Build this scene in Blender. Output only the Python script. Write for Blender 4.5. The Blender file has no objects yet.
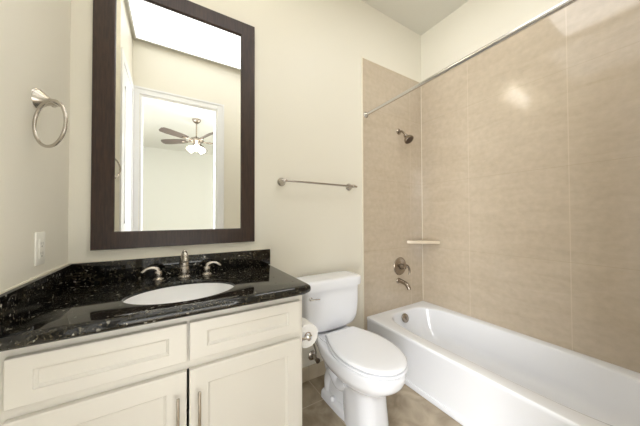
import bpy, bmesh, math, random
from mathutils import Vector, Matrix
random.seed(7)
PI = math.pi
sc = bpy.context.scene
C = sc.collection

# ---------------------------------------------------------------- camera, world, lights, exposure
cd = bpy.data.cameras.new('camera')
cd.sensor_width = 36.0
cd.lens = 243.0433 / 640 * 36.0
cd.clip_start = 0.01
cam = bpy.data.objects.new('camera', cd)
C.objects.link(cam)
right = Vector((0.85608, -0.51683, -0.003372))
fwdv = Vector((0.51682, 0.85596, 0.015325))
upv = Vector((-0.005035, -0.014862, 0.999877))
rot = Matrix((right, upv, -fwdv)).transposed()
cam.matrix_world = Matrix.Translation((0.4137, -1.5579, 1.172)) @ rot.to_4x4()
sc.camera = cam

sc.view_settings.view_transform = 'Standard'
sc.view_settings.look = 'None'
sc.view_settings.gamma = 1
sc.view_settings.use_curve_mapping = False
sc.view_settings.exposure = 0.05

w = bpy.data.worlds.new('world')
sc.world = w
w.use_nodes = True
w.node_tree.nodes['Background'].inputs[0].default_value = (0.9, 0.95, 1.0, 1)
w.node_tree.nodes['Background'].inputs[1].default_value = 1.0


def area(name, loc, target, sx, sy, power, col=(1, 1, 1)):
    l = bpy.data.lights.new(name, 'AREA')
    l.shape = 'RECTANGLE'
    l.size = sx
    l.size_y = sy
    l.energy = power
    l.color = col
    o = bpy.data.objects.new(name, l)
    C.objects.link(o)
    o.location = loc
    d = Vector(target) - Vector(loc)
    o.rotation_euler = d.to_track_quat('-Z', 'Y').to_euler()
    return o


DAY = (0.965, 0.98, 1.0)
area('ceiling_fill', (1.66, -1.12, 2.97), (1.66, -1.14, 0), 0.7, 0.7, 8.2, DAY)  # added overhead fill, not a fixture of the room
area('bedroom_fill_left', (-0.62, -2.05, 1.65), (2.5, -0.85, 1.1), 0.8, 1.3, 92, DAY)  # added fill through the doorway for the tub tile, outside the mirror's view
area('bedroom_fill_right', (1.38, -2.15, 1.60), (0.0, -0.45, 1.3), 0.5, 1.3, 20, DAY)  # added fill through the doorway to brighten the left wall
area('daylight_left', (-1.45, -3.2, 1.5), (0.9, -1.9, 1.3), 1.6, 2.0, 45, DAY)
area('daylight_right', (2.75, -3.2, 1.5), (0.3, -1.7, 1.1), 1.6, 2.0, 60, DAY)
area('low_fill', (0.45, -2.25, 0.45), (0.8, 0.0, 0.7), 1.5, 0.75, 9.5, DAY)  # added low fill for cabinet and toilet, kept below the mirror's view
area('side_fill', (-0.30, -1.98, 0.50), (2.4, -1.0, 0.7), 0.6, 0.70, 34, DAY)  # added low fill aimed at the tub and its tile wall

# ---------------------------------------------------------------- dimensions
W = 2.5455     # tile face of the wall along the tub
H = 3.006
YD = -1.56      # wall with the doorway (bathroom face)
ZC = 0.86       # countertop

# ---------------------------------------------------------------- materials


def new_mat(name):
    m = bpy.data.materials.new(name)
    m.use_nodes = True
    nt = m.node_tree
    return m, nt, nt.nodes['Principled BSDF']


def N(nt, t, **k):
    n = nt.nodes.new(t)
    for a, b in k.items():
        if a in n.inputs:
            n.inputs[a].default_value = b
        else:
            setattr(n, a, b)
    return n


def simple(name, col, rough=0.5, metal=0.0, bump=0.0, bscale=200, coat=0.0, vary=0.0):
    m, nt, p = new_mat(name)
    p.inputs['Base Color'].default_value = (*col, 1)
    p.inputs['Roughness'].default_value = rough
    p.inputs['Metallic'].default_value = metal
    if coat:
        p.inputs['Coat Weight'].default_value = coat
        p.inputs['Coat Roughness'].default_value = 0.03
    tc = N(nt, 'ShaderNodeTexCoord')
    if bump or vary:
        ns = N(nt, 'ShaderNodeTexNoise')
        ns.inputs['Scale'].default_value = bscale
        ns.inputs['Detail'].default_value = 3
        nt.links.new(tc.outputs['Object'], ns.inputs['Vector'])
    if bump:
        b = N(nt, 'ShaderNodeBump')
        b.inputs['Strength'].default_value = bump
        b.inputs['Distance'].default_value = 0.002
        nt.links.new(ns.outputs['Fac'], b.inputs['Height'])
        nt.links.new(b.outputs['Normal'], p.inputs['Normal'])
    if vary:
        r = N(nt, 'ShaderNodeValToRGB')
        r.color_ramp.elements[0].color = (*[c * (1 - vary) for c in col], 1)
        r.color_ramp.elements[1].color = (*[min(1, c * (1 + vary)) for c in col], 1)
        nt.links.new(ns.outputs['Fac'], r.inputs['Fac'])
        nt.links.new(r.outputs['Color'], p.inputs['Base Color'])
    return m


M = {}
M['wall'] = simple('wall_paint', (0.81, 0.775, 0.67), 0.45, bump=0.25, bscale=140)
M['bedwall'] = simple('bedroom_paint', (0.80, 0.80, 0.75), 0.6, bump=0.15, bscale=140)
M['ceil'] = simple('ceiling_paint', (0.72, 0.70, 0.62), 0.8, bump=0.15, bscale=120)
M['white_trim'] = simple('trim_paint', (0.83, 0.83, 0.82), 0.3, bump=0.02, bscale=60)
M['cab'] = simple('cabinet_paint', (0.775, 0.745, 0.68), 0.35, bump=0.03, bscale=80)
M['dark'] = simple('cabinet_gap', (0.02, 0.018, 0.015), 0.8, bump=0.01)
M['porc'] = simple('porcelain', (0.87, 0.885, 0.93), 0.08, coat=0.5, bump=0.004, bscale=30)
M['sinkporc'] = simple('sink_porcelain', (0.95, 0.95, 0.95), 0.1, coat=0.3, bump=0.004, bscale=30)
M['acryl'] = simple('tub_enamel', (0.88, 0.895, 0.93), 0.12, coat=0.4, bump=0.004, bscale=25)
M['seat'] = simple('seat_plastic', (0.87, 0.885, 0.93), 0.18, bump=0.004, bscale=30)
M['nickel'] = simple('brushed_nickel', (0.54, 0.50, 0.45), 0.25, 1.0, bump=0.03, bscale=400)
M['chrome'] = simple('chrome', (0.75, 0.75, 0.76), 0.08, 1.0, bump=0.005, bscale=50)
M['tubnickel'] = simple('warm_nickel', (0.36, 0.31, 0.26), 0.22, 1.0, bump=0.03, bscale=400)
M['steel'] = simple('rod_steel', (0.62, 0.61, 0.60), 0.2, 1.0, bump=0.01, bscale=90)
M['darkmetal'] = simple('dark_bronze_metal', (0.12, 0.09, 0.07), 0.35, 0.8, bump=0.02, bscale=90)
M['plastic'] = simple('outlet_plastic', (0.86, 0.84, 0.76), 0.3, bump=0.01)
M['paper'] = simple('tissue_paper', (0.9, 0.89, 0.87), 0.9, bump=0.4, bscale=260)
M['card'] = simple('cardboard', (0.45, 0.34, 0.24), 0.9, bump=0.2)
M['caulk'] = simple('caulk', (0.80, 0.75, 0.62), 0.5, bump=0.02)
M['rubber'] = simple('black_rubber', (0.03, 0.03, 0.03), 0.6, bump=0.02)
M['blade'] = simple('fan_blade_wood', (0.13, 0.105, 0.09), 0.45, bump=0.05, bscale=40, vary=0.2)
M['shelfstone'] = simple('shelf_stone', (0.70, 0.60, 0.46), 0.2, vary=0.08, bscale=12)
M['carpet'] = simple('carpet', (0.5, 0.45, 0.37), 0.95, bump=0.8, bscale=300, vary=0.1)

m, nt, p = new_mat('mirror_glass')
p.inputs['Base Color'].default_value = (0.93, 0.94, 0.93, 1)
p.inputs['Metallic'].default_value = 1
p.inputs['Roughness'].default_value = 0.0
M['mirror'] = m

m, nt, p = new_mat('lamp_shade_glass')
p.inputs['Base Color'].default_value = (1, 0.97, 0.9, 1)
p.inputs['Emission Color'].default_value = (1, 0.93, 0.82, 1)
p.inputs['Emission Strength'].default_value = 7
M['shade'] = m

m, nt, p = new_mat('ceiling_glow')  # glow of the added panel that whitens the mirrored ceiling
p.inputs['Base Color'].default_value = (0.9, 0.9, 0.9, 1)
p.inputs['Emission Color'].default_value = (0.965, 0.98, 1.0, 1)
p.inputs['Emission Strength'].default_value = 1.5
M['panel'] = m


def wood_mat():
    m, nt, p = new_mat('espresso_wood')
    tc = N(nt, 'ShaderNodeTexCoord')
    mp = N(nt, 'ShaderNodeMapping')
    mp.inputs['Scale'].default_value = (60, 60, 5)
    ns = N(nt, 'ShaderNodeTexNoise')
    ns.inputs['Scale'].default_value = 3.0
    ns.inputs['Detail'].default_value = 6
    r = N(nt, 'ShaderNodeValToRGB')
    r.color_ramp.elements[0].position = 0.3
    r.color_ramp.elements[0].color = (0.018, 0.009, 0.006, 1)
    r.color_ramp.elements[1].position = 0.75
    r.color_ramp.elements[1].color = (0.055, 0.027, 0.018, 1)
    L = nt.links.new
    L(tc.outputs['Object'], mp.inputs['Vector'])
    L(mp.outputs['Vector'], ns.inputs['Vector'])
    L(ns.outputs['Fac'], r.inputs['Fac'])
    L(r.outputs['Color'], p.inputs['Base Color'])
    b = N(nt, 'ShaderNodeBump')
    b.inputs['Strength'].default_value = 0.25
    b.inputs['Distance'].default_value = 0.001
    L(ns.outputs['Fac'], b.inputs['Height'])
    L(b.outputs['Normal'], p.inputs['Normal'])
    p.inputs['Roughness'].default_value = 0.33
    return m


M['wood'] = wood_mat()


def granite_mat():
    m, nt, p = new_mat('black_granite')
    L = nt.links.new
    tc = N(nt, 'ShaderNodeTexCoord')
    v1 = N(nt, 'ShaderNodeTexVoronoi')
    v1.inputs['Scale'].default_value = 130
    v2 = N(nt, 'ShaderNodeTexVoronoi')
    v2.inputs['Scale'].default_value = 210
    ns = N(nt, 'ShaderNodeTexNoise')
    ns.inputs['Scale'].default_value = 28
    ns.inputs['Detail'].default_value = 5
    for n in (v1, v2, ns):
        L(tc.outputs['Object'], n.inputs['Vector'])
    # random cell value -> which cells are flecks
    s1 = N(nt, 'ShaderNodeSeparateColor')
    L(v1.outputs['Color'], s1.inputs['Color'])
    r1 = N(nt, 'ShaderNodeValToRGB')
    cr = r1.color_ramp
    cr.interpolation = 'CONSTANT'
    cr.elements[0].color = (0.006, 0.006, 0.006, 1)
    cr.elements[1].position = 0.55
    cr.elements[1].color = (0.032, 0.027, 0.018, 1)
    for pos, c in ((0.82, (0.040, 0.033, 0.020)), (0.93, (0.065, 0.058, 0.040)), (0.95, (0.010, 0.012, 0.012)), (0.985, (0.40, 0.38, 0.32))):
        e = cr.elements.new(pos)
        e.color = (*c, 1)
    L(s1.outputs[0], r1.inputs['Fac'])
    s2 = N(nt, 'ShaderNodeSeparateColor')
    L(v2.outputs['Color'], s2.inputs['Color'])
    r2 = N(nt, 'ShaderNodeValToRGB')
    r2.color_ramp.interpolation = 'CONSTANT'
    r2.color_ramp.elements[0].color = (0, 0, 0, 1)
    r2.color_ramp.elements[1].position = 0.93
    r2.color_ramp.elements[1].color = (0.09, 0.08, 0.055, 1)
    L(s2.outputs[1], r2.inputs['Fac'])
    rn = N(nt, 'ShaderNodeValToRGB')
    rn.color_ramp.elements[0].position = 0.38
    rn.color_ramp.elements[0].color = (0.25, 0.25, 0.25, 1)
    rn.color_ramp.elements[1].position = 0.66
    L(ns.outputs['Fac'], rn.inputs['Fac'])
    mx = N(nt, 'ShaderNodeMix', data_type='RGBA', blend_type='ADD')
    mx.inputs[0].default_value = 1
    L(r1.outputs['Color'], mx.inputs[6])
    L(r2.outputs['Color'], mx.inputs[7])
    mm = N(nt, 'ShaderNodeMix', data_type='RGBA', blend_type='MULTIPLY')
    mm.inputs[0].default_value = 1
    L(mx.outputs[2], mm.inputs[6])
    L(rn.outputs['Color'], mm.inputs[7])
    L(mm.outputs[2], p.inputs['Base Color'])
    p.inputs['Roughness'].default_value = 0.05
    p.inputs['IOR'].default_value = 1.55
    return m


M['granite'] = granite_mat()


def tile_wall_mat(name, axis, joints_v, joints_h, rough=0.09):
    """Large tan stone-look tiles; axis 0 = wall runs along x, 1 = along y. Joints at given positions."""
    m, nt, p = new_mat(name)
    L = nt.links.new
    tc = N(nt, 'ShaderNodeTexCoord')
    sp = N(nt, 'ShaderNodeSeparateXYZ')
    L(tc.outputs['Object'], sp.inputs[0])
    mp = N(nt, 'ShaderNodeMapping')
    mp.inputs['Scale'].default_value = (1.2, 1.2, 5.0)
    mp.inputs['Rotation'].default_value = (math.radians(4), 0, 0)
    L(tc.outputs['Object'], mp.inputs['Vector'])
    n1 = N(nt, 'ShaderNodeTexNoise')
    n1.inputs['Scale'].default_value = 2.4
    n1.inputs['Detail'].default_value = 8
    n1.inputs['Roughness'].default_value = 0.62
    n1.inputs['Distortion'].default_value = 0.6
    L(mp.outputs['Vector'], n1.inputs['Vector'])
    r1 = N(nt, 'ShaderNodeValToRGB')
    r1.color_ramp.elements[0].position = 0.3
    r1.color_ramp.elements[0].color = (0.535, 0.448, 0.338, 1)
    r1.color_ramp.elements[1].position = 0.72
    r1.color_ramp.elements[1].color = (0.605, 0.515, 0.40, 1)
    L(n1.outputs['Fac'], r1.inputs['Fac'])
    # small pale dashes
    mp2 = N(nt, 'ShaderNodeMapping')
    mp2.inputs['Scale'].default_value = (14, 14, 60)
    L(tc.outputs['Object'], mp2.inputs['Vector'])
    n2 = N(nt, 'ShaderNodeTexNoise')
    n2.inputs['Scale'].default_value = 1.0
    n2.inputs['Detail'].default_value = 4
    L(mp2.outputs['Vector'], n2.inputs['Vector'])
    r2 = N(nt, 'ShaderNodeValToRGB')
    r2.color_ramp.elements[0].position = 0.64
    r2.color_ramp.elements[0].color = (0, 0, 0, 1)
    r2.color_ramp.elements[1].position = 0.72
    r2.color_ramp.elements[1].color = (0.5, 0.5, 0.5, 1)
    L(n2.outputs['Fac'], r2.inputs['Fac'])
    mx = N(nt, 'ShaderNodeMix', data_type='RGBA')
    L(r2.outputs['Color'], mx.inputs[0])
    L(r1.outputs['Color'], mx.inputs[6])
    mx.inputs[7].default_value = (0.60, 0.50, 0.37, 1)
    n4 = N(nt, 'ShaderNodeTexNoise')
    n4.inputs['Scale'].default_value = 26
    n4.inputs['Detail'].default_value = 6
    L(tc.outputs['Object'], n4.inputs['Vector'])
    r4 = N(nt, 'ShaderNodeValToRGB')
    r4.color_ramp.elements[0].position = 0.3
    r4.color_ramp.elements[0].color = (0.90, 0.90, 0.90, 1)
    r4.color_ramp.elements[1].position = 0.7
    r4.color_ramp.elements[1].color = (1.0, 1.0, 1.0, 1)
    L(n4.outputs['Fac'], r4.inputs['Fac'])
    mq = N(nt, 'ShaderNodeMix', data_type='RGBA', blend_type='MULTIPLY')
    mq.inputs[0].default_value = 1
    L(mx.outputs[2], mq.inputs[6])
    L(r4.outputs['Color'], mq.inputs[7])
    cur = mq.outputs[2]

    def joint(cur, out, pos, col, half, fac):
        s = N(nt, 'ShaderNodeMath', operation='SUBTRACT')
        L(out, s.inputs[0])
        s.inputs[1].default_value = pos
        a = N(nt, 'ShaderNodeMath', operation='ABSOLUTE')
        L(s.outputs[0], a.inputs[0])
        c = N(nt, 'ShaderNodeMath', operation='LESS_THAN')
        L(a.outputs[0], c.inputs[0])
        c.inputs[1].default_value = half
        k = N(nt, 'ShaderNodeMath', operation='MULTIPLY')
        L(c.outputs[0], k.inputs[0])
        k.inputs[1].default_value = fac
        q = N(nt, 'ShaderNodeMix', data_type='RGBA')
        L(k.outputs[0], q.inputs[0])
        L(cur, q.inputs[6])
        q.inputs[7].default_value = (*col, 1)
        return q.outputs[2]
    for j in joints_v:
        cur = joint(cur, sp.outputs[axis], j, (0.68, 0.59, 0.46), 0.0024, 0.5)
    for j in joints_h:
        cur = joint(cur, sp.outputs[2], j, (0.44, 0.36, 0.26), 0.0018, 0.45)
    L(cur, p.inputs['Base Color'])
    # broad waviness so that reflections streak
    n3 = N(nt, 'ShaderNodeTexNoise')
    n3.inputs['Scale'].default_value = 1.5
    n3.inputs['Detail'].default_value = 5
    L(mp.outputs['Vector'], n3.inputs['Vector'])
    b = N(nt, 'ShaderNodeBump')
    b.inputs['Strength'].default_value = 0.05
    b.inputs['Distance'].default_value = 0.008
    L(n3.outputs['Fac'], b.inputs['Height'])
    L(b.outputs['Normal'], p.inputs['Normal'])
    p.inputs['Roughness'].default_value = rough
    return m


M['tile_back'] = tile_wall_mat('tan_wall_tile_back', 0, (2.373,), (0.88, 1.49, 2.10))
M['tile_right'] = tile_wall_mat('tan_wall_tile_side', 1, (-0.455, -1.062), (0.88, 1.49, 2.105))


def floor_mat(name, c0, c1, grout, jx, jy):
    m, nt, p = new_mat(name)
    L = nt.links.new
    tc = N(nt, 'ShaderNodeTexCoord')
    sp = N(nt, 'ShaderNodeSeparateXYZ')
    L(tc.outputs['Object'], sp.inputs[0])
    n1 = N(nt, 'ShaderNodeTexNoise')
    n1.inputs['Scale'].default_value = 5.5
    n1.inputs['Detail'].default_value = 8
    n1.inputs['Distortion'].default_value = 1.0
    L(tc.outputs['Object'], n1.inputs['Vector'])
    r = N(nt, 'ShaderNodeValToRGB')
    r.color_ramp.elements[0].position = 0.34
    r.color_ramp.elements[0].color = (*c0, 1)
    r.color_ramp.elements[1].position = 0.68
    r.color_ramp.elements[1].color = (*c1, 1)
    L(n1.outputs['Fac'], r.inputs['Fac'])
    cur = r.outputs['Color']
    for out, js in ((sp.outputs[0], jx), (sp.outputs[1], jy)):
        for j in js:
            s = N(nt, 'ShaderNodeMath', operation='SUBTRACT')
            L(out, s.inputs[0])
            s.inputs[1].default_value = j
            a = N(nt, 'ShaderNodeMath', operation='ABSOLUTE')
            L(s.outputs[0], a.inputs[0])
            c = N(nt, 'ShaderNodeMath', operation='LESS_THAN')
            L(a.outputs[0], c.inputs[0])
            c.inputs[1].default_value = 0.0025
            q = N(nt, 'ShaderNodeMix', data_type='RGBA')
            L(c.outputs[0], q.inputs[0])
            L(cur, q.inputs[6])
            q.inputs[7].default_value = (*grout, 1)
            cur = q.outputs[2]
    L(cur, p.inputs['Base Color'])
    p.inputs['Roughness'].default_value = 0.35
    return m


M['floor'] = floor_mat('stone_floor_tile', (0.25, 0.195, 0.13), (0.49, 0.41, 0.30), (0.58, 0.50, 0.40),
                       (0.64, 1.25, 1.86), (-0.215, -0.82, -1.43))
M['basetile'] = floor_mat('base_tile', (0.50, 0.42, 0.30), (0.60, 0.52, 0.39), (0.45, 0.38, 0.28), (1.25,), ())

# ---------------------------------------------------------------- mesh helpers


def link_mesh(name, bm, mat, parent=None, smooth=35, bevel=0.0, bseg=2, kind=None):
    bmesh.ops.recalc_face_normals(bm, faces=bm.faces)
    if bevel:
        es = [e for e in bm.edges if len(e.link_faces) == 2 and e.calc_face_angle(0) > math.radians(40)]
        bmesh.ops.bevel(bm, geom=es, offset=bevel, segments=bseg, affect='EDGES', profile=0.5, clamp_overlap=True)
    if smooth:
        for f in bm.faces:
            f.smooth = True
        for e in bm.edges:
            if len(e.link_faces) == 2 and e.calc_face_angle(0) > math.radians(smooth):
                e.smooth = False
    me = bpy.data.meshes.new(name)
    bm.to_mesh(me)
    bm.free()
    o = bpy.data.objects.new(name, me)
    C.objects.link(o)
    if mat:
        me.materials.append(M[mat] if isinstance(mat, str) else mat)
    if parent:
        o.parent = parent
        o.matrix_parent_inverse = Matrix.Translation(parent.location).inverted()
    if kind:
        o['kind'] = kind
    return o


# every mesh is written in world coordinates; a thing's Empty at its base parents them with the inverse translation


def thing(name, label, cat, loc, group=None):
    o = bpy.data.objects.new(name, None)
    C.objects.link(o)
    o.location = loc
    o.empty_display_size = 0.05
    o['label'] = label
    o['category'] = cat
    if group:
        o['group'] = group
    return o


def box(bm, x0, x1, y0, y1, z0, z1):
    vs = [bm.verts.new((x, y, z)) for x in (x0, x1) for y in (y0, y1) for z in (z0, z1)]
    for f in ((0, 1, 3, 2), (4, 6, 7, 5), (0, 4, 5, 1), (2, 3, 7, 6), (0, 2, 6, 4), (1, 5, 7, 3)):
        bm.faces.new([vs[i] for i in f])
    return bm


def loft(bm, rings, cap0=True, cap1=True, closed=True):
    vr = [[bm.verts.new(p) for p in r] for r in rings]
    n = len(vr[0])
    for a, b in zip(vr, vr[1:]):
        for i in range(n if closed else n - 1):
            j = (i + 1) % n
            bm.faces.new((a[i], a[j], b[j], b[i]))
    if cap0:
        bm.faces.new(vr[0])
    if cap1:
        bm.faces.new(vr[-1])
    return bm


def basis(d):
    d = Vector(d).normalized()
    a = Vector((0, 0, 1)) if abs(d.z) < 0.9 else Vector((1, 0, 0))
    u = d.cross(a).normalized()
    v = d.cross(u).normalized()
    return d, u, v


def lathe(bm, base, direction, prof, n=28):
    """prof: list of (distance along direction, radius)"""
    d, u, v = basis(direction)
    base = Vector(base)
    rings = []
    for t, r in prof:
        r = max(r, 0.0002)
        rings.append([base + d * t + (u * math.cos(2 * PI * i / n) + v * math.sin(2 * PI * i / n)) * r for i in range(n)])
    return loft(bm, rings)


def catmull(pts, k=6):
    out = []
    P = [tuple(p) for p in pts]
    P = [tuple(2 * a - b for a, b in zip(P[0], P[1]))] + P + [tuple(2 * a - b for a, b in zip(P[-1], P[-2]))]
    for i in range(1, len(P) - 2):
        for s in range(k):
            t = s / k
            out.append(tuple(0.5 * (2 * b + (c - a) * t + (2 * a - 5 * b + 4 * c - d) * t * t + (3 * b - a - 3 * c + d) * t ** 3)
                             for a, b, c, d in zip(P[i - 1], P[i], P[i + 1], P[i + 2])))
    out.append(P[-2])
    return out


def tube(bm, pts, r, n=16, k=6, spline=True):
    """pts (x,y,z[,radius])"""
    P = [tuple(p) if len(p) == 4 else (*p, r) for p in pts]
    if spline and len(P) > 2:
        P = catmull(P, k)
    rings = []
    u = None
    for i, p in enumerate(P):
        a = Vector(P[max(i - 1, 0)][:3])
        b = Vector(P[min(i + 1, len(P) - 1)][:3])
        d = (b - a).normalized()
        if u is None:
            _, u, _ = basis(d)
        u = (u - d * u.dot(d)).normalized()
        v = d.cross(u)
        rings.append([Vector(p[:3]) + (u * math.cos(2 * PI * j / n) + v * math.sin(2 * PI * j / n)) * p[3] for j in range(n)])
    return loft(bm, rings)


def torus(bm, c, e1, e2, R, r, n=56, m=12):
    c, e1, e2 = Vector(c), Vector(e1).normalized(), Vector(e2).normalized()
    nn = e1.cross(e2)
    vr = []
    for i in range(n):
        a = 2 * PI * i / n
        d = e1 * math.cos(a) + e2 * math.sin(a)
        vr.append([bm.verts.new(c + d * (R + r * math.cos(2 * PI * j / m)) + nn * r * math.sin(2 * PI * j / m)) for j in range(m)])
    for i in range(n):
        for j in range(m):
            bm.faces.new((vr[i][j], vr[(i + 1) % n][j], vr[(i + 1) % n][(j + 1) % m], vr[i][(j + 1) % m]))
    return bm


def wall_with_hole(bm, axis, c0, c1, a0, a1, z0, z1, holes):
    """slab between planes c0..c1 (across), spanning a0..a1 and z0..z1, with rectangular holes (a,b,zlo,zhi)"""
    As = sorted({a0, a1, *[h[0] for h in holes], *[h[1] for h in holes]})
    Zs = sorted({z0, z1, *[h[2] for h in holes], *[h[3] for h in holes]})
    for i in range(len(As) - 1):
        for j in range(len(Zs) - 1):
            ca, cz = (As[i] + As[i + 1]) / 2, (Zs[j] + Zs[j + 1]) / 2
            if any(h[0] < ca < h[1] and h[2] < cz < h[3] for h in holes):
                continue
            if axis == 'y':
                box(bm, As[i], As[i + 1], c0, c1, Zs[j], Zs[j + 1])
            else:
                box(bm, c0, c1, As[i], As[i + 1], Zs[j], Zs[j + 1])
    bmesh.ops.remove_doubles(bm, verts=bm.verts, dist=1e-5)
    # delete interior duplicate faces
    seen = {}
    for f in list(bm.faces):
        k = frozenset(v.index for v in f.verts)
        seen.setdefault(k, []).append(f)
    bm.verts.index_update()
    seen = {}
    for f in bm.faces:
        seen.setdefault(frozenset(v.index for v in f.verts), []).append(f)
    kill = [f for fs in seen.values() if len(fs) > 1 for f in fs]
    bmesh.ops.delete(bm, geom=kill, context='FACES')
    return bm


def B():
    return bmesh.new()


def struct(name, bm, mat, **k):
    return link_mesh(name, bm, mat, kind='structure', smooth=k.pop('smooth', 0), **k)


# ---------------------------------------------------------------- bathroom shell
DX0, DX1, DZ = 0.112, 0.854, 2.445     # door opening
struct('floor', box(B(), -0.12, W + 0.13, YD - 0.13, 0.12, -0.12, 0), 'floor')
struct('ceiling', box(B(), -0.12, W + 0.13, YD - 0.13, 0.12, H, H + 0.12), 'ceil')
struct('wall_back', box(B(), -0.12, W + 0.13, 0.0, 0.12, 0, H), 'wall')
struct('wall_left', box(B(), -0.12, 0.0, YD - 0.13, 0.0, 0, H), 'wall')
struct('wall_left_closet', box(B(), 0.0, 0.05, YD, -0.90, 0, H), 'wall')
struct('wall_right', box(B(), W + 0.01, W + 0.13, YD - 0.13, 0.0, 0, H), 'wall')
struct('wall_door', wall_with_hole(B(), 'y', YD - 0.13, YD, 0.0, W + 0.01, 0, H, [(DX0, DX1, 0, DZ)]), 'wall')

# tile surround
TX, TZ = 1.7760, 2.515
struct('wall_tile_back', box(B(), TX, W, -0.005, 0.0, 0.0, TZ), 'tile_back', bevel=0.001)
struct('wall_tile_right', box(B(), W, W + 0.010, YD, 0.0, 0.0, TZ), 'tile_right')
struct('wall_tile_foot', box(B(), TX, W, YD, YD + 0.010, 0.0, TZ), 'tile_back', bevel=0.001)
bm = B()
box(bm, TX - 0.009, TX, -0.0055, 0.0, 0.0, TZ + 0.006)
box(bm, TX, W, -0.0045, 0.0, TZ, TZ + 0.006)
struct('trim_1', bm, 'caulk')
struct('trim_2', box(B(), W, W + 0.0095, YD + 0.01, 0.0, TZ, TZ + 0.007), 'caulk')
struct('trim_3', box(B(), W - 0.004, W, -0.0085, -0.005, 0.340, TZ), 'caulk')

# base tile behind the toilet
bm = box(B(), 0.945, TX - 0.010, -0.012, 0.0, 0.0, 0.10)
struct('baseboard_back', bm, 'basetile', bevel=0.004)

# door casing around the doorway (bathroom side) and jamb
bm = B()
for x0, x1 in ((DX0 - 0.074, DX0 - 0.004), (DX1 + 0.004, DX1 + 0.078)):
    s = 1 if x0 > DX1 else -1
    box(bm, x0, x1, YD, YD + 0.010, 0, DZ + 0.078)
    xo = x1 if s > 0 else x0
    box(bm, min(xo, xo - s * 0.022), max(xo, xo - s * 0.022), YD + 0.010, YD + 0.016, 0, DZ + 0.078)
box(bm, DX0 - 0.004, DX1 + 0.004, YD, YD + 0.010, DZ + 0.004, DZ + 0.078)
box(bm, DX0 - 0.052, DX1 + 0.056, YD + 0.010, YD + 0.016, DZ + 0.056, DZ + 0.078)
struct('trim_4', bm, 'white_trim', bevel=0.002)
bm = B()
box(bm, DX0 - 0.0, DX0 + 0.018, YD - 0.13, YD, 0, DZ)
box(bm, DX1 - 0.018, DX1, YD - 0.13, YD, 0, DZ)
box(bm, DX0 + 0.018, DX1 - 0.018, YD - 0.13, YD, DZ - 0.018, DZ)
struct('trim_5', bm, 'white_trim', bevel=0.001)
# bedroom side casing
bm = B()
box(bm, DX0 - 0.075, DX0, YD - 0.146, YD - 0.13, 0, DZ + 0.075)
box(bm, DX1, DX1 + 0.075, YD - 0.146, YD - 0.13, 0, DZ + 0.075)
box(bm, DX0, DX1, YD - 0.146, YD - 0.13, DZ, DZ + 0.075)
struct('trim_6', bm, 'white_trim', bevel=0.002)
# narrow closet door on the left wall, next to the doorway
bm = B()
box(bm, 0.05, 0.062, -0.985, -0.915, 0, 2.53)
box(bm, 0.05, 0.062, YD + 0.0, YD + 0.055, 0, 2.53)
box(bm, 0.05, 0.062, YD + 0.055, -0.985, 2.455, 2.53)
struct('trim_7', bm, 'white_trim', bevel=0.002)
bm = B()
box(bm, 0.050, 0.054, YD + 0.058, -0.988, 0.01, 2.452)
for z0, z1 in ((0.2, 1.0), (1.12, 2.3)):
    for a, b_, c, d in ((-1.43, -1.10, z0, z0 + 0.02), (-1.43, -1.10, z1 - 0.02, z1), (-1.43, -1.41, z0, z1), (-1.12, -1.10, z0, z1)):
        box(bm, 0.054, 0.058, a, b_, c, d)
struct('door_1', bm, 'white_trim')

# ---------------------------------------------------------------- bedroom seen through the doorway (in the mirror)
YB0 = YD - 0.13
struct('floor_bedroom', box(B(), -1.7, 3.0, -6.2, YB0, -0.12, 0), 'carpet')
struct('ceiling_bedroom', box(B(), -1.7, 3.0, -6.2, YB0, H, H + 0.12), 'bedwall')
struct('wall_bedroom_far', box(B(), -1.7, 3.0, -6.3, -6.2, 0, H), 'bedwall')
struct('wall_bedroom_left', box(B(), -1.8, -1.7, -6.2, YB0, 0, H), 'bedwall')
struct('wall_bedroom_right', box(B(), 3.0, 3.1, -6.2, YB0, 0, H), 'bedwall')

# ---------------------------------------------------------------- vanity cabinet
CXR = 0.932
YF = -0.533    # face frame front
YDR = -0.553   # door fronts
van = thing('vanity_cabinet', 'cream painted vanity cabinet with panel doors under the black granite top', 'cabinet', (0.47, -0.27, 0))
bm = B()
box(bm, 0.004, 0.016, YF + 0.02, -0.004, 0.10, 0.815)
box(bm, CXR - 0.016, CXR, YF + 0.02, -0.004, 0.0, 0.815)
box(bm, 0.016, CXR - 0.016, -0.016, -0.004, 0.10, 0.815)
box(bm, 0.016, CXR - 0.016, YF + 0.02, -0.016, 0.10, 0.116)
box(bm, 0.004, CXR - 0.016, -0.47, -0.455, 0.0, 0.10)
link_mesh('carcass', bm, 'cab', van, smooth=0)
bm = B()
# face frame: stiles and rails
box(bm, 0.004, 0.045, YF, YF + 0.02, 0.0, 0.815)
box(bm, CXR - 0.045, CXR, YF, YF + 0.02, 0.0, 0.815)
box(bm, 0.445, 0.48, YF, YF + 0.02, 0.615, 0.815)
for z0, z1 in ((0.77, 0.815), (0.615, 0.665), (0.08, 0.12)):
    box(bm, 0.045, 0.445, YF, YF + 0.02, z0, z1)
    box(bm, 0.48, CXR - 0.045, YF, YF + 0.02, z0, z1)
link_mesh('face_frame', bm, 'cab', van, smooth=0)


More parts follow.
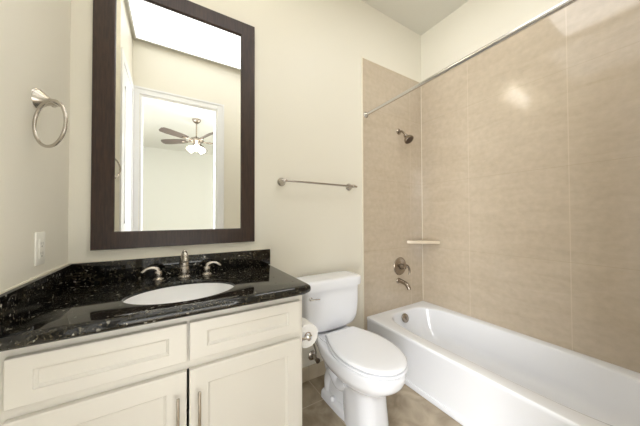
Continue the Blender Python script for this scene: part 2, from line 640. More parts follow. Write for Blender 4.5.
def shaker(x0, x1, z0, z1, st, name, rail=None):
    rail = rail or st
    bm = B()
    y0, y1 = YDR, YF - 0.0005
    # frame with sloped inner moulding, recessed panel
    e = 0.003
    O = [(x0, z0), (x1, z0), (x1, z1), (x0, z1)]

    def rect(dx, dz, y):
        return [(x0 + dx, y, z0 + dz), (x1 - dx, y, z0 + dz), (x1 - dx, y, z1 - dz), (x0 + dx, y, z1 - dz)]
    rings = [rect(0, 0, y1), rect(0, 0, y0 + e), rect(e * .3, e * .3, y0 + e * .3), rect(e, e, y0),
             rect(st, rail, y0), rect(st + 0.002, rail + 0.002, y0 + 0.004), rect(st + 0.007, rail + 0.007, y0 + 0.0075), rect(st + 0.009, rail + 0.009, y0 + 0.010)]
    loft(bm, rings)
    return link_mesh(name, bm, 'cab', van, smooth=0)


shaker(0.0240, 0.4585, 0.650, 0.788, 0.055, 'drawer_front', 0.040)
shaker(0.4665, 0.9145, 0.650, 0.788, 0.058, 'drawer_front', 0.040)
d1 = shaker(0.0240, 0.4585, 0.105, 0.617, 0.062, 'door')
d2 = shaker(0.4665, 0.9145, 0.105, 0.617, 0.062, 'door')
for d, x in ((d1, 0.431), (d2, 0.498)):
    bm = B()
    zt, zb = 0.545, 0.385
    tube(bm, [(x, YDR - 0.026, zt), (x, YDR - 0.0285, (zt * 2 + zb) / 3), (x, YDR - 0.0285, (zt + 2 * zb) / 3), (x, YDR - 0.026, zb)], 0.0052)
    for z in (zt - 0.022, zb + 0.022):
        tube(bm, [(x, YDR, z), (x, YDR - 0.026, z)], 0.0042, spline=False)
    h = link_mesh('handle', bm, 'nickel', None)
    h.parent = d
    h['label'] = 'brushed nickel bar handle'

# ---------------------------------------------------------------- countertop with sink cut-out
top = thing('countertop', 'polished black granite countertop with pale flecks, on the cream cabinet', 'countertop', (0.47, -0.28, 0.818))
SC = (0.455, -0.352)
SA, SB = 0.212, 0.168


def counter_bm():
    bm = B()
    x0, x1, y0, y1 = 0.002, 0.966, -0.583, -0.002
    rc = 0.035
    n = 96
    outer, inner = [], []
    angs = [2 * PI * i / n for i in range(n)]
    # make sure corners are sampled
    for cx, cy in ((x0, y0), (x0, y1), (x1, y1)):
        a = math.atan2(cy - SC[1], cx - SC[0]) % (2 * PI)
        k = min(range(n), key=lambda i: abs(angs[i] - a))
        angs[k] = a
    for a in angs:
        c, s = math.cos(a), math.sin(a)
        ts = []
        if c > 1e-9: ts.append((x1 - SC[0]) / c)
        if c < -1e-9: ts.append((x0 - SC[0]) / c)
        if s > 1e-9: ts.append((y1 - SC[1]) / s)
        if s < -1e-9: ts.append((y0 - SC[1]) / s)
        t = min(ts)
        px, py = SC[0] + c * t, SC[1] + s * t
        # rounded front right corner
        ccx, ccy = x1 - rc, y0 + rc
        if px > ccx and py < ccy:
            # intersect ray with circle
            dx, dy = SC[0] - ccx, SC[1] - ccy
            b_ = dx * c + dy * s
            q = dx * dx + dy * dy - rc * rc
            disc = b_ * b_ - q
            if disc > 0:
                t = -b_ + math.sqrt(disc)
                px, py = SC[0] + c * t, SC[1] + s * t
        outer.append((px, py))
        # ellipse at same angle (direction)
        r = 1 / math.sqrt((c / SA) ** 2 + (s / SB) ** 2)
        inner.append((SC[0] + c * r, SC[1] + s * r))
    zb, zt = ZC - 0.042, ZC
    R = 0.019

    def inset(pt, d):
        x, y = pt
        x = min(max(x, x0 + d * 0.02), x1 - d)
        y = max(min(y, y1 - d * 0.02), y0 + d)
        ccx, ccy = x1 - rc, y0 + rc
        if pt[0] > ccx and pt[1] < ccy:
            v = Vector((pt[0] - ccx, pt[1] - ccy))
            v = v.normalized() * (rc - d)
            x, y = ccx + v.x, ccy + v.y
        return x, y
    rings = []
    for k in range(0, 7):
        a = PI / 2 * k / 6
        d = R * (1 - math.cos(a))
        z = zt - R + R * math.sin(a)
        rings.append([(*inset(p_, d), z) for p_ in outer])
    rings.append([(*i, zt) for i in inner])
    rings.append([(*i, zt - 0.003) for i in [((SC[0] + (q[0] - SC[0]) * .99), (SC[1] + (q[1] - SC[1]) * .99)) for q in inner]])
    rings.append([(*i, zt - 0.02) for i in [((SC[0] + (q[0] - SC[0]) * .99), (SC[1] + (q[1] - SC[1]) * .99)) for q in inner]])
    low = []
    for k in range(0, 7):
        a = PI / 2 * k / 6
        d = R * (1 - math.cos(a))
        z = zb + R - R * math.sin(a)
        low.append([(*inset(p_, d), z) for p_ in outer])
    for zz in (zb, zt - 0.02):
        low.append([(*inset(p_, 0.045), zz) for p_ in outer])
    rings = low[::-1] + rings          # bottom inner -> outer edge -> top -> hole
    vr = [[bm.verts.new(q) for q in r] for r in rings]
    m = len(vr)
    for ai in range(m):
        a, b_ = vr[ai], vr[(ai + 1) % m]
        for i in range(n):
            j = (i + 1) % n
            bm.faces.new((a[i], a[j], b_[j], b_[i]))
    return bm


link_mesh('slab', counter_bm(), 'granite', top, smooth=40)
link_mesh('backsplash', box(B(), 0.002, 0.960, -0.020, -0.002, ZC + 0.0005, ZC + 0.1), 'granite', top, bevel=0.0015)
link_mesh('backsplash', box(B(), 0.002, 0.020, -0.575, -0.0205, ZC + 0.0005, ZC + 0.1), 'granite', top, bevel=0.0015)
bm = B()
box(bm, 0.0005, 0.006, -0.575, -0.002, ZC + 0.1, ZC + 0.104)
box(bm, 0.0005, 0.960, -0.006, -0.0005, ZC + 0.1, ZC + 0.104)
link_mesh('caulk_bead', bm, 'caulk', top, smooth=0)

# sink bowl (undermount)
sink = thing('sink', 'white oval undermount sink set into the black granite countertop', 'sink', (SC[0], SC[1], 0.70))
bm = B()
n = 72
rings = []
zb = ZC - 0.0205
outer_prof = [(1.12, 0.0), (1.12, -0.012), (1.03, -0.02), (0.99, -0.05), (0.90, -0.085), (0.70, -0.112), (0.45, -0.123), (0.12, -0.127)]
inner_prof = [(0.10, -0.117), (0.42, -0.114), (0.66, -0.102), (0.85, -0.074), (0.94, -0.042), (0.985, -0.010), (1.0, 0.0)]


def oval(s, z):
    return [(SC[0] + SA * s * math.cos(2 * PI * i / n), SC[1] + SB * s * math.sin(2 * PI * i / n), z) for i in range(n)]


pr = catmull([(a, b) for a, b in inner_prof], 4)
rr = [oval(s, zb + z) for s, z in outer_prof] + [oval(s, zb + z) for s, z in pr]
vr = [[bm.verts.new(q) for q in r] for r in rr]
for a, b_ in zip(vr, vr[1:] + [vr[0]]):
    if a is vr[len(outer_prof) - 1]:
        pass
    for i in range(n):
        j = (i + 1) % n
        bm.faces.new((a[i], a[j], b_[j], b_[i]))
link_mesh('bowl', bm, 'sinkporc', sink, smooth=60)
bm = B()
lathe(bm, (SC[0], SC[1], zb - 0.128), (0, 0, 1), [(0, .019), (.012, .019), (.0125, .024), (.015, .024), (.0165, .019), (.0165, 0.012), (.0195, 0.010), (.021, .004)])
link_mesh('drain', bm, 'nickel', sink)

# ---------------------------------------------------------------- faucet
fx = 0.465
fau = thing('faucet', 'brushed nickel widespread faucet with two lever handles behind the sink', 'faucet', (fx, -0.115, ZC))
bm = B()
fy = -0.105
lathe(bm, (fx, fy, ZC + 0.0005), (0, 0, 1), [(0, .031), (.006, .031), (.009, .027), (.013, .022), (.018, .0215), (.03, .0255), (.05, .0235), (.058, .022), (.060, .0235), (.064, .0235), (.066, .0215),
                                    (.085, .0205), (.105, .018), (.122, .0148), (.133, .0105), (.141, .003)])
# spout reaching forward
tube(bm, [(fx, fy - 0.004, ZC + 0.098, .012), (fx, fy - 0.030, ZC + 0.124, .0135), (fx, fy - 0.060, ZC + 0.124, .0125), (fx, fy - 0.088, ZC + 0.108, .0115), (fx, fy - 0.098, ZC + 0.094, .0110)], 0.012)
link_mesh('spout', bm, 'nickel', fau)
for s, hx in ((-1, 0.352), (1, 0.572)):
    hb = B()
    lathe(hb, (hx, fy, ZC + 0.0005), (0, 0, 1), [(0, .0265), (.006, .0265), (.009, .022), (.013, .016), (.018, .0155), (.030, .0185), (.040, .0175), (.046, .014)])
    hd = link_mesh('handle', hb, 'nickel', fau)
    lb = B()
    tube(lb, [(hx + s * 0.004, fy, ZC + 0.036, .0125), (hx + s * 0.004, fy - 0.002, ZC + 0.052, .0120), (hx + s * 0.022, fy - 0.004, ZC + 0.062, .0088), (hx + s * 0.045, fy - 0.006, ZC + 0.060, .0072), (hx + s * 0.062, fy - 0.008, ZC + 0.048, .0075), (hx + s * 0.066, fy - 0.008, ZC + 0.042, .0065)], 0.007)
    lv = link_mesh('lever', lb, 'nickel', None)
    lv.parent = hd

# ---------------------------------------------------------------- mirror
mir = thing('wall_mirror', 'tall wall mirror with a wide dark espresso wood frame above the vanity', 'mirror', (0.467, 0, 1.0165))
X0, X1, Z0, Z1 = 0.080, 0.857, 1.0165, 2.395
fw = 0.086


def rectr(d, y):
    return [(X0 + d, y, Z0 + d), (X1 - d, y, Z0 + d), (X1 - d, y, Z1 - d), (X0 + d, y, Z1 - d)]


bm = B()
rings = [rectr(0, -0.001), rectr(0, -0.018), rectr(.002, -0.020), rectr(fw - 0.006, -0.020), rectr(fw - 0.002, -0.018), rectr(fw, -0.012), rectr(fw, -0.001)]
vr = [[bm.verts.new(q) for q in r] for r in rings]
for a, b_ in zip(vr, vr[1:] + [vr[0]]):
    for i in range(4):
        j = (i + 1) % 4
        bm.faces.new((a[i], a[j], b_[j], b_[i]))
link_mesh('frame', bm, 'wood', mir, smooth=0)
g = link_mesh('glass', box(B(), X0 + fw - 0.004, X1 - fw + 0.004, -0.0095, -0.0035, Z0 + fw - 0.004, Z1 - fw + 0.004), 'mirror', mir, smooth=0)

# ---------------------------------------------------------------- towel ring
tr = thing('towel_ring', 'brushed nickel towel ring on the cream wall left of the mirror', 'towel ring', (0, -0.325, 1.60))
bm = B()
lathe(bm, (0.0005, -0.322, 1.590), (1, -0.30, -0.22), [(0, .034), (.005, .034), (.008, .031), (.010, .0315), (.016, .027), (.030, .0175), (.046, .0115), (.060, .0100), (.070, .007), (.072, .002)])
tube(bm, [(0.065, -0.420, 1.560), (0.066, -0.350, 1.570), (0.040, -0.308, 1.578)], 0.0055, spline=False)
lathe(bm, (0.0405, -0.311, 1.5795), (-.2, 1, 0.1), [(-.008, .003), (-.005, .0075), (.002, .0085), (.007, .007), (.010, .002)], n=16)
link_mesh('mount', bm, 'nickel', tr)
a45 = math.radians(44)
bm = B()
torus(bm, (0.064, -0.418, 1.482), (-math.sin(a45), math.cos(a45), 0), (0, 0, 1), 0.0760, 0.0050)
link_mesh('ring', bm, 'nickel', tr)

# ---------------------------------------------------------------- outlet
out = thing('wall_outlet', 'cream wall outlet plate on the left wall above the countertop splash', 'outlet', (0, -0.286, 1.003))
link_mesh('plate', box(B(), 0.0005, 0.006, -0.322, -0.250, 1.003, 1.120), 'plastic', out, bevel=0.0022)
bm = box(B(), 0.006, 0.0085, -0.3035, -0.2685, 1.027, 1.096)
rec = link_mesh('receptacle', bm, 'plastic', out, bevel=0.0012)
bm = B()
for zc in (1.044, 1.079):
    box(bm, 0.0084, 0.0088, -0.2945, -0.2930, zc - 0.004, zc + 0.005)
    box(bm, 0.0084, 0.0088, -0.2795, -0.2780, zc - 0.005, zc + 0.005)
    lathe(bm, (0.0084, -0.286, zc - 0.010), (1, 0, 0), [(0, .0025), (.0005, .0025)], n=12)
sl = link_mesh('slots', bm, 'dark', None)
sl.parent = rec

# ---------------------------------------------------------------- towel bar
tb = thing('towel_bar', 'brushed nickel towel bar on the back wall above the toilet', 'towel bar', (1.31, 0, 1.39))
for xx in (1.045, 1.625):
    bm = B()
    lathe(bm, (xx, -0.0005, 1.410), (0, -1, 0.02), [(0, .029), (.005, .029), (.008, .0265), (.010, .0268), (.018, .021), (.034, .0145), (.050, .0125), (.066, .0125), (.074, .0115), (.078, .006), (.079, .002)])
    link_mesh('post', bm, 'nickel', tb)
bm = B()
tube(bm, [(1.022, -0.066, 1.413), (1.655, -0.066, 1.408)], 0.0078, spline=False)
link_mesh('bar', bm, 'nickel', tb)

# ---------------------------------------------------------------- toilet paper holder and roll
rx, rz = 1.008, 0.560
tp = thing('toilet_paper_holder', 'chrome toilet paper holder on the side of the vanity cabinet', 'holder', (0.935, -0.47, rz))
bm = B()
for yy in (-0.462, -0.338):
    bm = B()
    lathe(bm, (CXR + 0.0005, yy, rz), (1, 0, 0), [(0, .022), (.004, .022), (.007, .018), (.018, .011), (.050, .009), (.078, .009)], n=20)
    lathe(bm, (rx, yy - 0.012, rz), (0, 1, 0), [(0, .004), (.002, .012), (.006, .0165), (.014, .0175), (.020, .015), (.024, .010)], n=24)
    link_mesh('post', bm, 'chrome', tp)

link_mesh('roller', tube(B(), [(rx, -0.456, rz), (rx, -0.344, rz)], 0.0178, spline=False), 'chrome', tp)
roll = thing('toilet_paper_roll', 'white toilet paper roll beside the toilet tank, on the chrome holder', 'toilet paper', (rx, -0.40, rz - 0.06))
bm = B()
nn = 48
rings = []
for r, y in ((.0205, -0.449), (.0580, -0.449), (.060, -0.447), (.060, -0.3535), (.0580, -0.351), (.0205, -0.351)):
    rings.append([(rx + r * math.cos(2 * PI * i / nn), y, rz + r * math.sin(2 * PI * i / nn)) for i in range(nn)])
vr = [[bm.verts.new(q) for q in r] for r in rings]
for a, b_ in zip(vr, vr[1:] + [vr[0]]):
    for i in range(nn):
        j = (i + 1) % nn
        bm.faces.new((a[i], a[j], b_[j], b_[i]))
link_mesh('paper', bm, 'paper', roll, smooth=40)
bm = B()
rings = []
for r, y in ((.0180, -0.4495), (.0204, -0.4495), (.0204, -0.3505), (.0180, -0.3505)):
    rings.append([(rx + r * math.cos(2 * PI * i / nn), y, rz + r * math.sin(2 * PI * i / nn)) for i in range(nn)])
vr = [[bm.verts.new(q) for q in r] for r in rings]
for a, b_ in zip(vr, vr[1:] + [vr[0]]):
    for i in range(nn):
        j = (i + 1) % nn
        bm.faces.new((a[i], a[j], b_[j], b_[i]))
link_mesh('cardboard_core', bm, 'card', roll, smooth=40)

# ---------------------------------------------------------------- toilet
TXc = 1.344
toi = thing('toilet', 'white two-piece toilet with closed lid between the vanity and the tub', 'toilet', (TXc, -0.40, 0))


def egg(xc, yb, yf, hw, z, n=64, ym=None, eb=2.6, ef=2.1):
    """outline with a squarer back at yb and an elliptical front at yf (yf < yb)"""
    if ym is None:
        ym = yb + (yf - yb) * 0.42
    out = []
    for i in range(n):
        a = 2 * PI * i / n
        c, s = math.cos(a), math.sin(a)
        if s >= 0:
            x = abs(c) ** (2 / eb) * hw * (1 if c > 0 else -1)
            y = ym + (yb - ym) * abs(s) ** (2 / eb)
        else:
            x = abs(c) ** (2 / ef) * hw * (1 if c > 0 else -1)
            y = ym - (ym - yf) * abs(s) ** (2 / ef)
        out.append((xc + x, y, z))
    return out


def egg_loft(secs, k=5):
    """secs: (z, yb, yf, hw, ym, eb, ef)"""
    bm = B()
    P = catmull(secs, k)
    return loft(bm, [egg(TXc, q[1], q[2], q[3], q[0], ym=q[4], eb=q[5], ef=q[6]) for q in P])


# pedestal and bowl in one body
bm = egg_loft([
    (0.001, -0.37, -0.632, 0.096, -0.52, 3.2, 2.8),
    (0.060, -0.37, -0.630, 0.095, -0.52, 3.2, 2.8),
    (0.150, -0.36, -0.622, 0.092, -0.51, 3.2, 2.7),
    (0.215, -0.32, -0.622, 0.095, -0.49, 3.0, 2.6),
    (0.250, -0.25, -0.640, 0.116, -0.43, 3.0, 2.4),
    (0.285, -0.19, -0.690, 0.148, -0.44, 2.8, 2.2),
    (0.325, -0.15, -0.735, 0.168, -0.45, 2.8, 2.1),
    (0.365, -0.13, -0.750, 0.174, -0.45, 2.8, 2.1),
    (0.388, -0.13, -0.750, 0.174, -0.45, 2.8, 2.1),
    (0.397, -0.135, -0.742, 0.168, -0.45, 2.8, 2.1)])
# rear trap body
rear = catmull([
    (0.001, -0.17, -0.50, 0.078), (0.10, -0.17, -0.50, 0.072), (0.20, -0.14, -0.50, 0.078), (0.28, -0.075, -0.48, 0.100), (0.345, -0.04, -0.46, 0.128), (0.385, -0.035, -0.46, 0.132), (0.402, -0.04, -0.45, 0.126)], 4)
loft(bm, [egg(TXc, q[1], q[2], q[3], q[0], ym=-0.24, eb=2.6, ef=2.4) for q in rear])
# foot flange
foot = [(0.001, -0.165, -0.60, 0.100), (0.030, -0.165, -0.60, 0.099), (0.042, -0.17, -0.595, 0.095), (0.050, -0.18, -0.585, 0.088), (0.062, -0.19, -0.55, 0.072)]
loft(bm, [egg(TXc, q[1], q[2], q[3], q[0], ym=-0.20, eb=3.2, ef=2.3) for q in foot])
# trapway bulge on both sides
for s in (-1, 1):
    tube(bm, [(TXc + s * 0.050, -0.42, 0.21, .045), (TXc + s * 0.056, -0.34, 0.165, .040), (TXc + s * 0.056, -0.27, 0.20, .038), (TXc + s * 0.052, -0.22, 0.13, .036), (TXc + s * 0.048, -0.215, 0.05, .036)], 0.04, n=20)
link_mesh('bowl', bm, 'porc', toi, smooth=50)
for s in (-1, 1):
    bm = B()
    lathe(bm, (TXc + s * 0.088, -0.300, 0.044), (0, 0, 1), [(0, .014), (.014, .0135), (.021, .010), (.024, .004)], n=20)
    link_mesh('bolt_cap', bm, 'porc', toi)
# seat
bm = B()


def seat_outline():
    """elongated seat: nearly square back corners, sides spreading to the widest point, elliptical front"""
    yb, ym, yf, wb, wm = -0.256, -0.505, -0.757, 0.118, 0.177
    rc = 0.022
    pts = []
    for k in range(5):                       # half of the back edge
        pts.append(((wb - rc) * k / 5, yb))
    for k in range(6):                       # rounded corner
        a = PI / 2 * k / 5
        pts.append((wb - rc + rc * math.sin(a), yb - rc + rc * math.cos(a)))
    for k in range(1, 17):                   # side
        t = k / 16
        y = yb - rc + (ym - yb + rc) * t
        pts.append((wb + (wm - wb) * math.sin(PI / 2 * t) ** 0.95, y))
    for k in range(1, 25):                   # front
        a = PI / 2 * k / 24
        pts.append((wm * math.cos(a) ** 0.95 if k < 24 else 0.0, ym + (yf - ym) * math.sin(a)))
    return pts + [(-x, y) for x, y in pts[-2:0:-1]]


SEAT = seat_outline()


def seat_ring(z, g):
    out = []
    for x, y in SEAT:
        out.append((TXc + x * (1 - g / 0.177), -0.50 + (y + 0.50) * (1 - g / 0.25), z))
    return out


loft(bm, [seat_ring(.4030, .030), seat_ring(.4035, .004), seat_ring(.408, 0), seat_ring(.413, .001), seat_ring(.4160, .006), seat_ring(.4162, .03)])
link_mesh('seat', bm, 'seat', toi, smooth=50)
bm = B()
loft(bm, [seat_ring(.4215, .030), seat_ring(.4218, .006), seat_ring(.425, .003), seat_ring(.431, .003), seat_ring(.4365, .007), seat_ring(.4405, .014), seat_ring(.4425, .03), seat_ring(.444, .07), seat_ring(.4447, .12)])
link_mesh('lid', bm, 'seat', toi, smooth=50)
for s in (-1, 1):
    bm = B()
    lathe(bm, (TXc + s * 0.076 - 0.025, -0.248, 0.4175), (1, 0, 0), [(0, .006), (.003, .011), (.047, .011), (.050, .006)], n=18)
    box(bm, TXc + s * 0.076 - 0.02, TXc + s * 0.076 + 0.02, -0.256, -0.236, 0.403, 0.414)
    link_mesh('hinge', bm, 'seat', toi)

# tank


def rrect(xc, yc, hx, hy, z, e=6.0, n=64, bow=0.0):
    out = []
    for i in range(n):
        a = 2 * PI * (i + 0.5) / n
        c, s = math.cos(a), math.sin(a)
        x = math.copysign(abs(c) ** (2 / e), c) * hx
        y = math.copysign(abs(s) ** (2 / e), s) * hy
        if y < 0:
            y -= bow * (1 - (x / hx) ** 2)
        out.append((xc + x, yc + y, z))
    return out


bm = B()
yc = -0.126
tk = catmull([(0.412, .120, .052, 3.5), (0.417, .152, .066, 3.8), (0.432, .185, .076, 4.4), (0.462, .205, .080, 5.5), (0.52, .211, .082, 7), (0.60, .214, .084, 8), (0.680, .2155, .085, 8), (0.692, .2155, .085, 8)], 5)
loft(bm, [rrect(TXc, yc, q[1], q[2], q[0], e=q[3], bow=0.004) for q in tk])
# raised curved shoulder line on the front face
link_mesh('tank', bm, 'porc', toi, smooth=50)
bm = B()
ld = [(0.693, .2235, .096), (0.6945, .2275, .100), (0.72, .2285, .1015), (0.744, .2285, .1015), (0.752, .2250, .098), (0.757, .2150, .088), (0.759, .19, .07)]
loft(bm, [rrect(TXc, yc, q[1], q[2], q[0], e=9, bow=0.004, n=96) for q in ld])
link_mesh('tank_lid', bm, 'porc', toi, smooth=50)
bm = B()
lathe(bm, (TXc - 0.185, -0.204, 0.650), (0, -1, 0), [(0, .012), (.006, .012), (.009, .008), (.016, .007)], n=18)
tube(bm, [(TXc - 0.192, -0.222, 0.650, .0075), (TXc - 0.165, -0.226, 0.649, .0065), (TXc - 0.130, -0.226, 0.645, .0060)], 0.006)
fl = link_mesh('flush_lever', bm, 'chrome', toi)
fl['label'] = 'chrome flush lever'
# tank gasket bolts between tank and bowl
bm = B()
for s in (-1, 1):
    lathe(bm, (TXc + s * 0.07, -0.12, 0.396), (0, 0, 1), [(0, .012), (.020, .012)], n=14)
lathe(bm, (TXc, -0.12, 0.396), (0, 0, 1), [(0, .035), (.020, .035)], n=24)
link_mesh('gasket', bm, 'rubber', toi)

# water supply valve and hose
sv = thing('supply_valve', 'small water shut-off valve low on the wall beside the toilet', 'valve', (1.275, 0, 0.155))
link_mesh('escutcheon', lathe(B(), (1.284, -0.0005, 0.165), (0, -1, 0), [(0, .034), (.003, .034), (.010, .026), (.012, .012), (.040, .010)], n=28), 'nickel', sv)
link_mesh('stem', lathe(B(), (1.284, -0.040, 0.165), (0, -1, 0), [(0, .013), (.024, .013), (.026, .008), (.036, .007)], n=18), 'nickel', sv)
bm = B()
lathe(bm, (1.284, -0.074, 0.165), (0, -1, 0), [(0, .008), (.002, .017), (.010, .018), (.013, .012)], n=8)
link_mesh('knob', bm, 'darkmetal', sv)
bm = B()
tube(bm, [(1.284, -0.052, 0.172), (1.282, -0.056, 0.215), (1.255, -0.075, 0.285), (1.225, -0.10, 0.345), (1.215, -0.112, 0.385), (1.215, -0.112, 0.413)], 0.0055, n=12)
link_mesh('supply_hose', bm, 'steel', sv)

# ---------------------------------------------------------------- bathtub
tub = thing('bathtub', 'white alcove bathtub along the tan tiled wall', 'bathtub', (2.18, -0.78, 0))
TB0, TB1 = 1.805, W - 0.0015       # x range
TY0, TY1 = YD + 0.0115, -0.0065    # y range
TZt = 0.334
ocx, ocy = 2.200, -0.765


def super_r(c, s, a, b, e):
    return 1 / ((abs(c) / a) ** e + (abs(s) / b) ** e) ** (1 / e)


bm = B()
n = 160
angs = [2 * PI * i / n for i in range(n)]
for cx, cy in ((TB0, TY0), (TB0, TY1), (TB1, TY1), (TB1, TY0)):
    a = math.atan2(cy - ocy, cx - ocx) % (2 * PI)
    k = min(range(n), key=lambda i: abs(angs[i] - a))
    angs[k] = a


def outer_ring(d, z):
    out = []
    for a in angs:
        c, s = math.cos(a), math.sin(a)
        ts = []
        x0, x1, y0, y1 = TB0, TB1, TY0, TY1
        if c > 1e-9: ts.append((x1 - ocx) / c)
        if c < -1e-9: ts.append((x0 - ocx) / c)
        if s > 1e-9: ts.append((y1 - ocy) / s)
        if s < -1e-9: ts.append((y0 - ocy) / s)
        t = min(ts)
        px, py = ocx + c * t, ocy + s * t
        px = max(px, TB0 + d)
        out.append((px, py, z))
    return out


def inner_ring(x0, x1, y0, y1, z, e=5.0):
    cx, cy = (x0 + x1) / 2, (y0 + y1) / 2
    hx, hy = (x1 - x0) / 2, (y1 - y0) / 2
    out = []
    for a in angs:
        c, s = math.cos(a), math.sin(a)
        # keep ray order by scaling directions to the oval's aspect
        th = math.atan2(s / ((TY1 - TY0) / 2), c / ((TB1 - TB0) / 2))
        c2, s2 = math.cos(th), math.sin(th)
        r = 1 / (abs(c2) ** e + abs(s2) ** e) ** (1 / e)
        out.append((cx + hx * c2 * r, cy + hy * s2 * r, z))
    return out


rings = [outer_ring(0.007, 0.035), outer_ring(0.004, TZt - 0.030), outer_ring(0.0, TZt - 0.022), outer_ring(0.0, TZt - 0.008), outer_ring(0.002, TZt - 0.003), outer_ring(0.005, TZt - 0.0007), outer_ring(0.010, TZt)]
inn = catmull([
    (1.885, 2.490, -1.468, -0.066, TZt, 4.6),
    (1.893, 2.484, -1.460, -0.074, TZt - 0.003, 4.4),
    (1.900, 2.478, -1.452, -0.082, TZt - 0.012, 4.2),
    (1.914, 2.466, -1.430, -0.098, TZt - 0.060, 4.4),
    (1.935, 2.450, -1.370, -0.125, TZt - 0.150, 4.0),
    (1.965, 2.445, -1.300, -0.165, TZt - 0.215, 3.8),
    (1.995, 2.420, -1.240, -0.200, TZt - 0.248, 3.4),
    (2.060, 2.360, -1.150, -0.280, TZt - 0.262, 3.0),
    (2.150, 2.270, -0.950, -0.500, TZt - 0.266, 2.6)], 4)
for q in inn:
    rings.append(inner_ring(q[0], q[1], q[2], q[3], q[4], q[5]))
loft(bm, rings, cap0=False, cap1=True)
link_mesh('tub_basin', bm, 'acryl', tub, smooth=50)
bm = box(B(), TB0 - 0.001, TB0 + 0.030, TY0, TY1, 0.0, 0.036)
link_mesh('apron_foot', bm, 'acryl', tub, bevel=0.004, bseg=3)
# overflow plate on the sloping end
bm = B()
lathe(bm, (2.155, -0.110, 0.284), (0, -1, 0.30), [(-0.006, .038), (.004, .038), (.008, .035), (.010, .020), (.0105, .006)], n=32)
box(bm, 2.151, 2.159, -0.127, -0.119, 0.272, 0.300)
ov = link_mesh('overflow_plate', bm, 'tubnickel', tub)
ov['label'] = 'round metal overflow plate'
bm = B()
lathe(bm, (2.185, -0.34, TZt - 0.2655), (0, 0, 1), [(0, .030), (.003, .030), (.0045, .024), (.0045, .012), (.008, .010)], n=28)
link_mesh('drain', bm, 'chrome', tub)

# ---------------------------------------------------------------- tub fixtures
YT = -0.0055
tsx = 2.190
th = thing('tub_spout', 'brushed nickel tub spout above the faucet end of the tub', 'spout', (tsx, YT, 0.58))
bm = B()
lathe(bm, (tsx, YT, 0.582), (0, -1, 0), [(0, .026), (.004, .026), (.010, .020), (.016, .019)], n=24)
tube(bm, [(tsx, YT - 0.010, 0.585, .022), (tsx, YT - 0.035, 0.583, .0195), (tsx, YT - 0.070, 0.577, .0185), (tsx, YT - 0.100, 0.563, .018), (tsx, YT - 0.116, 0.543, .0175), (tsx, YT - 0.120, 0.530, .017)], 0.018, n=20)
link_mesh('spout', bm, 'tubnickel', th)
vv = thing('shower_valve', 'round brushed nickel shower valve plate with lever, on the tile above the spout', 'valve', (2.21, YT, 0.715))
link_mesh('valve_plate', lathe(B(), (2.212, YT, 0.712), (0, -1, 0), [(0, .082), (.003, .082), (.007, .078), (.010, .060), (.012, .035), (.014, .030)], n=48), 'tubnickel', vv)
bm = B()
lathe(bm, (2.212, YT - 0.013, 0.712), (0, -1, 0), [(0, .028), (.020, .024), (.040, .020), (.050, .018), (.055, .008)], n=24)
tube(bm, [(2.205, YT - 0.048, 0.722, .015), (2.235, YT - 0.062, 0.724, .011), (2.252, YT - 0.070, 0.702, .009), (2.258, YT - 0.072, 0.665, .0085), (2.252, YT - 0.070, 0.642, .008)], 0.01)
link_mesh('lever', bm, 'tubnickel', vv)
sh = thing('wall_shower', 'brushed nickel shower head on a short bent arm high on the tile', 'shower head', (2.21, YT, 1.97))
link_mesh('flange', lathe(B(), (2.21, YT, 1.963), (0, -1, 0), [(0, .028), (.003, .028), (.010, .020), (.014, .012)], n=24), 'tubnickel', sh)
link_mesh('shower_arm', tube(B(), [(2.21, YT - 0.008, 1.963), (2.21, YT - 0.035, 1.956), (2.21, YT - 0.062, 1.933), (2.21, YT - 0.078, 1.906)], 0.0095, n=14), 'tubnickel', sh)
bm = B()
dd = Vector((0.05, -0.62, -0.80)).normalized()
lathe(bm, Vector((2.21, YT - 0.072, 1.913)), dd, [(0, .013), (.010, .018), (.018, .018), (.024, .016), (.036, .026), (.052, .037), (.064, .042), (.074, .043), (.078, .040), (.079, .038)], n=32)
hd = link_mesh('spray_head', bm, 'tubnickel', sh)
bm = B()
lathe(bm, Vector((2.21, YT - 0.072, 1.913)) + dd * 0.0785, dd, [(0, .037), (.003, .036), (.0045, .018), (.005, .004)], n=28)
fc = link_mesh('nozzle_face', bm, 'darkmetal', None)
fc.parent = hd

# corner shelf
bm = B()
pts = []
ax, ay = 0.235, 0.190
cx, cy = W - 0.0005, YT - 0.0005
nq = 16
base = [(cx, cy)] + [(cx - ax * (1 - i / nq) - 0.012 * math.sin(PI * i / nq), cy - ay * (i / nq) - 0.012 * math.sin(PI * i / nq)) for i in range(nq + 1)]
loft(bm, [[(x, y, 0.914) for x, y in base], [(x, y, 0.943) for x, y in base]])
cs = link_mesh('corner_shelf', bm, 'shelfstone', None, bevel=0.004, bseg=2)
cs['label'] = 'small beige stone corner shelf on the tile above the tub'
cs['category'] = 'shelf'

# shower rod
rod = thing('shower_curtain_rod', 'bare chrome shower curtain rod high above the tub edge', 'curtain rod', (1.81, -0.78, 2.04))
z0r, z1r = 2.034, 2.062
bm = B()
tube(bm, [(1.808, YT - 0.004, z0r), (1.808, YD + 0.014, z1r)], 0.0125, n=24, spline=False)
link_mesh('rod', bm, 'steel', rod)
for yy, d, z in ((YT, -1, z0r), (YD + 0.0105, 1, z1r)):
    link_mesh('flange', lathe(B(), (1.808, yy, z), (0, d, 0), [(0, .026), (.004, .026), (.012, .019), (.020, .0165), (.026, .0135)], n=28), 'steel', rod)

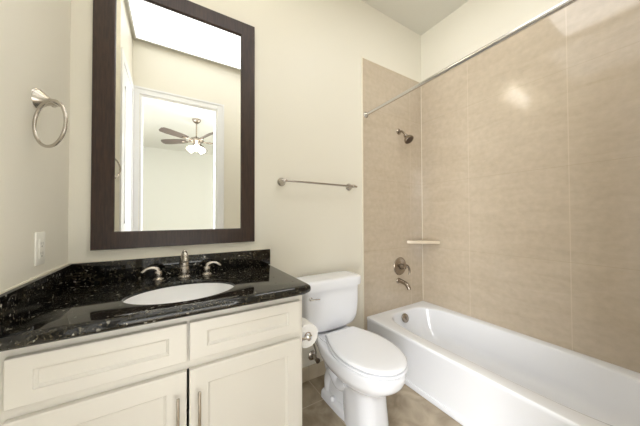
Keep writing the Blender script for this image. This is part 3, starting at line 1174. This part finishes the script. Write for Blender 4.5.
# added glowing panel, stands in for the overexposed ceiling seen in the mirror
cl = thing('ceiling_glow_panel', 'added white glowing panel standing in for the bright ceiling seen in the mirror', 'fill panel', (0.6, -1.02, H))
bm = B()
px0, px1, py0, py1 = 0.075, 1.13, -1.50, -0.55
for a_ in ((px0, px1, py0, py0 + 0.012), (px0, px1, py1 - 0.012, py1), (px0, px0 + 0.012, py0 + 0.012, py1 - 0.012), (px1 - 0.012, px1, py0 + 0.012, py1 - 0.012)):
    box(bm, *a_, H - 0.022, H - 0.0005)
link_mesh('frame', bm, 'white_trim', cl, smooth=0)
link_mesh('glow_sheet', box(B(), px0 + 0.012, px1 - 0.012, py0 + 0.012, py1 - 0.012, H - 0.020, H - 0.008), 'panel', cl, smooth=0)

# ---------------------------------------------------------------- vanity light above the mirror (out of frame, lights the room)
vl = thing('vanity_light', 'nickel vanity light bar with three white glass shades high above the mirror', 'wall lamp', (0.467, 0, 2.72))
link_mesh('backplate', box(B(), 0.347, 0.587, -0.022, -0.0005, 2.68, 2.78), 'nickel', vl, bevel=0.004)
link_mesh('bar', tube(B(), [(0.217, -0.075, 2.73), (0.717, -0.075, 2.73)], 0.010, spline=False), 'nickel', vl)
for xx in (0.40, 0.534):
    link_mesh('bracket', tube(B(), [(xx, -0.022, 2.73), (xx, -0.066, 2.73)], 0.008, spline=False), 'nickel', vl)
for xx in (0.247, 0.467, 0.687):
    bm = B()
    lathe(bm, (xx, -0.075, 2.735), (0, 0, 1), [(0, .022), (.02, .024), (.022, .028), (.06, .045), (.11, .055), (.13, .058), (.13, .054), (.11, .051), (.06, .041), (.026, .020)], n=28)
    link_mesh('lamp_shade', bm, 'shade', vl)
    l = bpy.data.lights.new('vanity_bulb', 'POINT')
    l.energy = 0.9
    l.shadow_soft_size = 0.04
    l.color = (1.0, 0.96, 0.90)
    lo = bpy.data.objects.new('vanity_bulb', l)
    C.objects.link(lo)
    lo.location = (xx, -0.085, 2.90)

# ---------------------------------------------------------------- ceiling fan in the bedroom, seen in the mirror
FX, FY = 0.78, -3.55
fan = thing('ceiling_fan', 'ceiling fan with dark blades and frosted lamps, seen in the mirror through the doorway', 'ceiling fan', (FX, FY, H))
link_mesh('canopy', lathe(B(), (FX, FY, H - 0.0005), (0, 0, -1), [(0, .075), (.02, .073), (.05, .055), (.07, .030), (.075, .013)], n=32), 'tubnickel', fan)
link_mesh('downrod', tube(B(), [(FX, FY, H - 0.07), (FX, FY, H - 0.34)], 0.012, spline=False), 'tubnickel', fan)
link_mesh('motor', lathe(B(), (FX, FY, H - 0.32), (0, 0, -1), [(0, .02), (.02, .045), (.04, .10), (.07, .125), (.10, .12), (.12, .08), (.15, .06), (.19, .065), (.20, .03)], n=36), 'tubnickel', fan)
for k in range(5):
    a = math.radians(144 + 72 * k)
    R_ = Matrix.Rotation(a, 4, 'Z')
    T_ = Matrix.Translation((FX, FY, H - 0.40))
    bm = B()
    ol = [(0.19, -.045), (0.30, -.060), (0.55, -.070), (0.66, -.062), (0.69, -.03), (0.69, .03), (0.66, .062), (0.55, .070), (0.30, .060), (0.19, .045)]
    tl = math.radians(-20)
    loft(bm, [[(x, y * math.cos(tl), y * math.sin(tl) + z) for x, y in ol] for z in (-0.004, 0.004)])
    bm.transform(T_ @ R_)
    bl = link_mesh('blade', bm, 'blade', fan, smooth=0)
    bm = B()
    tube(bm, [(0.10, 0, -0.005, .016), (0.16, 0, -0.012, .013), (0.24, 0, -0.010, .02), (0.29, 0, -0.008, .012)], .014, n=10)
    bm.transform(T_ @ R_)
    br = link_mesh('blade_bracket', bm, 'tubnickel', None)
    br.parent = bl
for k in range(3):
    a = math.radians(90 + 120 * k)
    d = Vector((math.cos(a) * 0.75, math.sin(a) * 0.75, -0.7)).normalized()
    b0 = Vector((FX, FY, H - 0.50)) + Vector((math.cos(a), math.sin(a), 0)) * 0.05
    bm = B()
    lathe(bm, b0, d, [(0, .02), (.015, .025), (.05, .052), (.10, .065), (.125, .058), (.13, .03)], n=24)
    link_mesh('lamp_shade', bm, 'shade', fan)
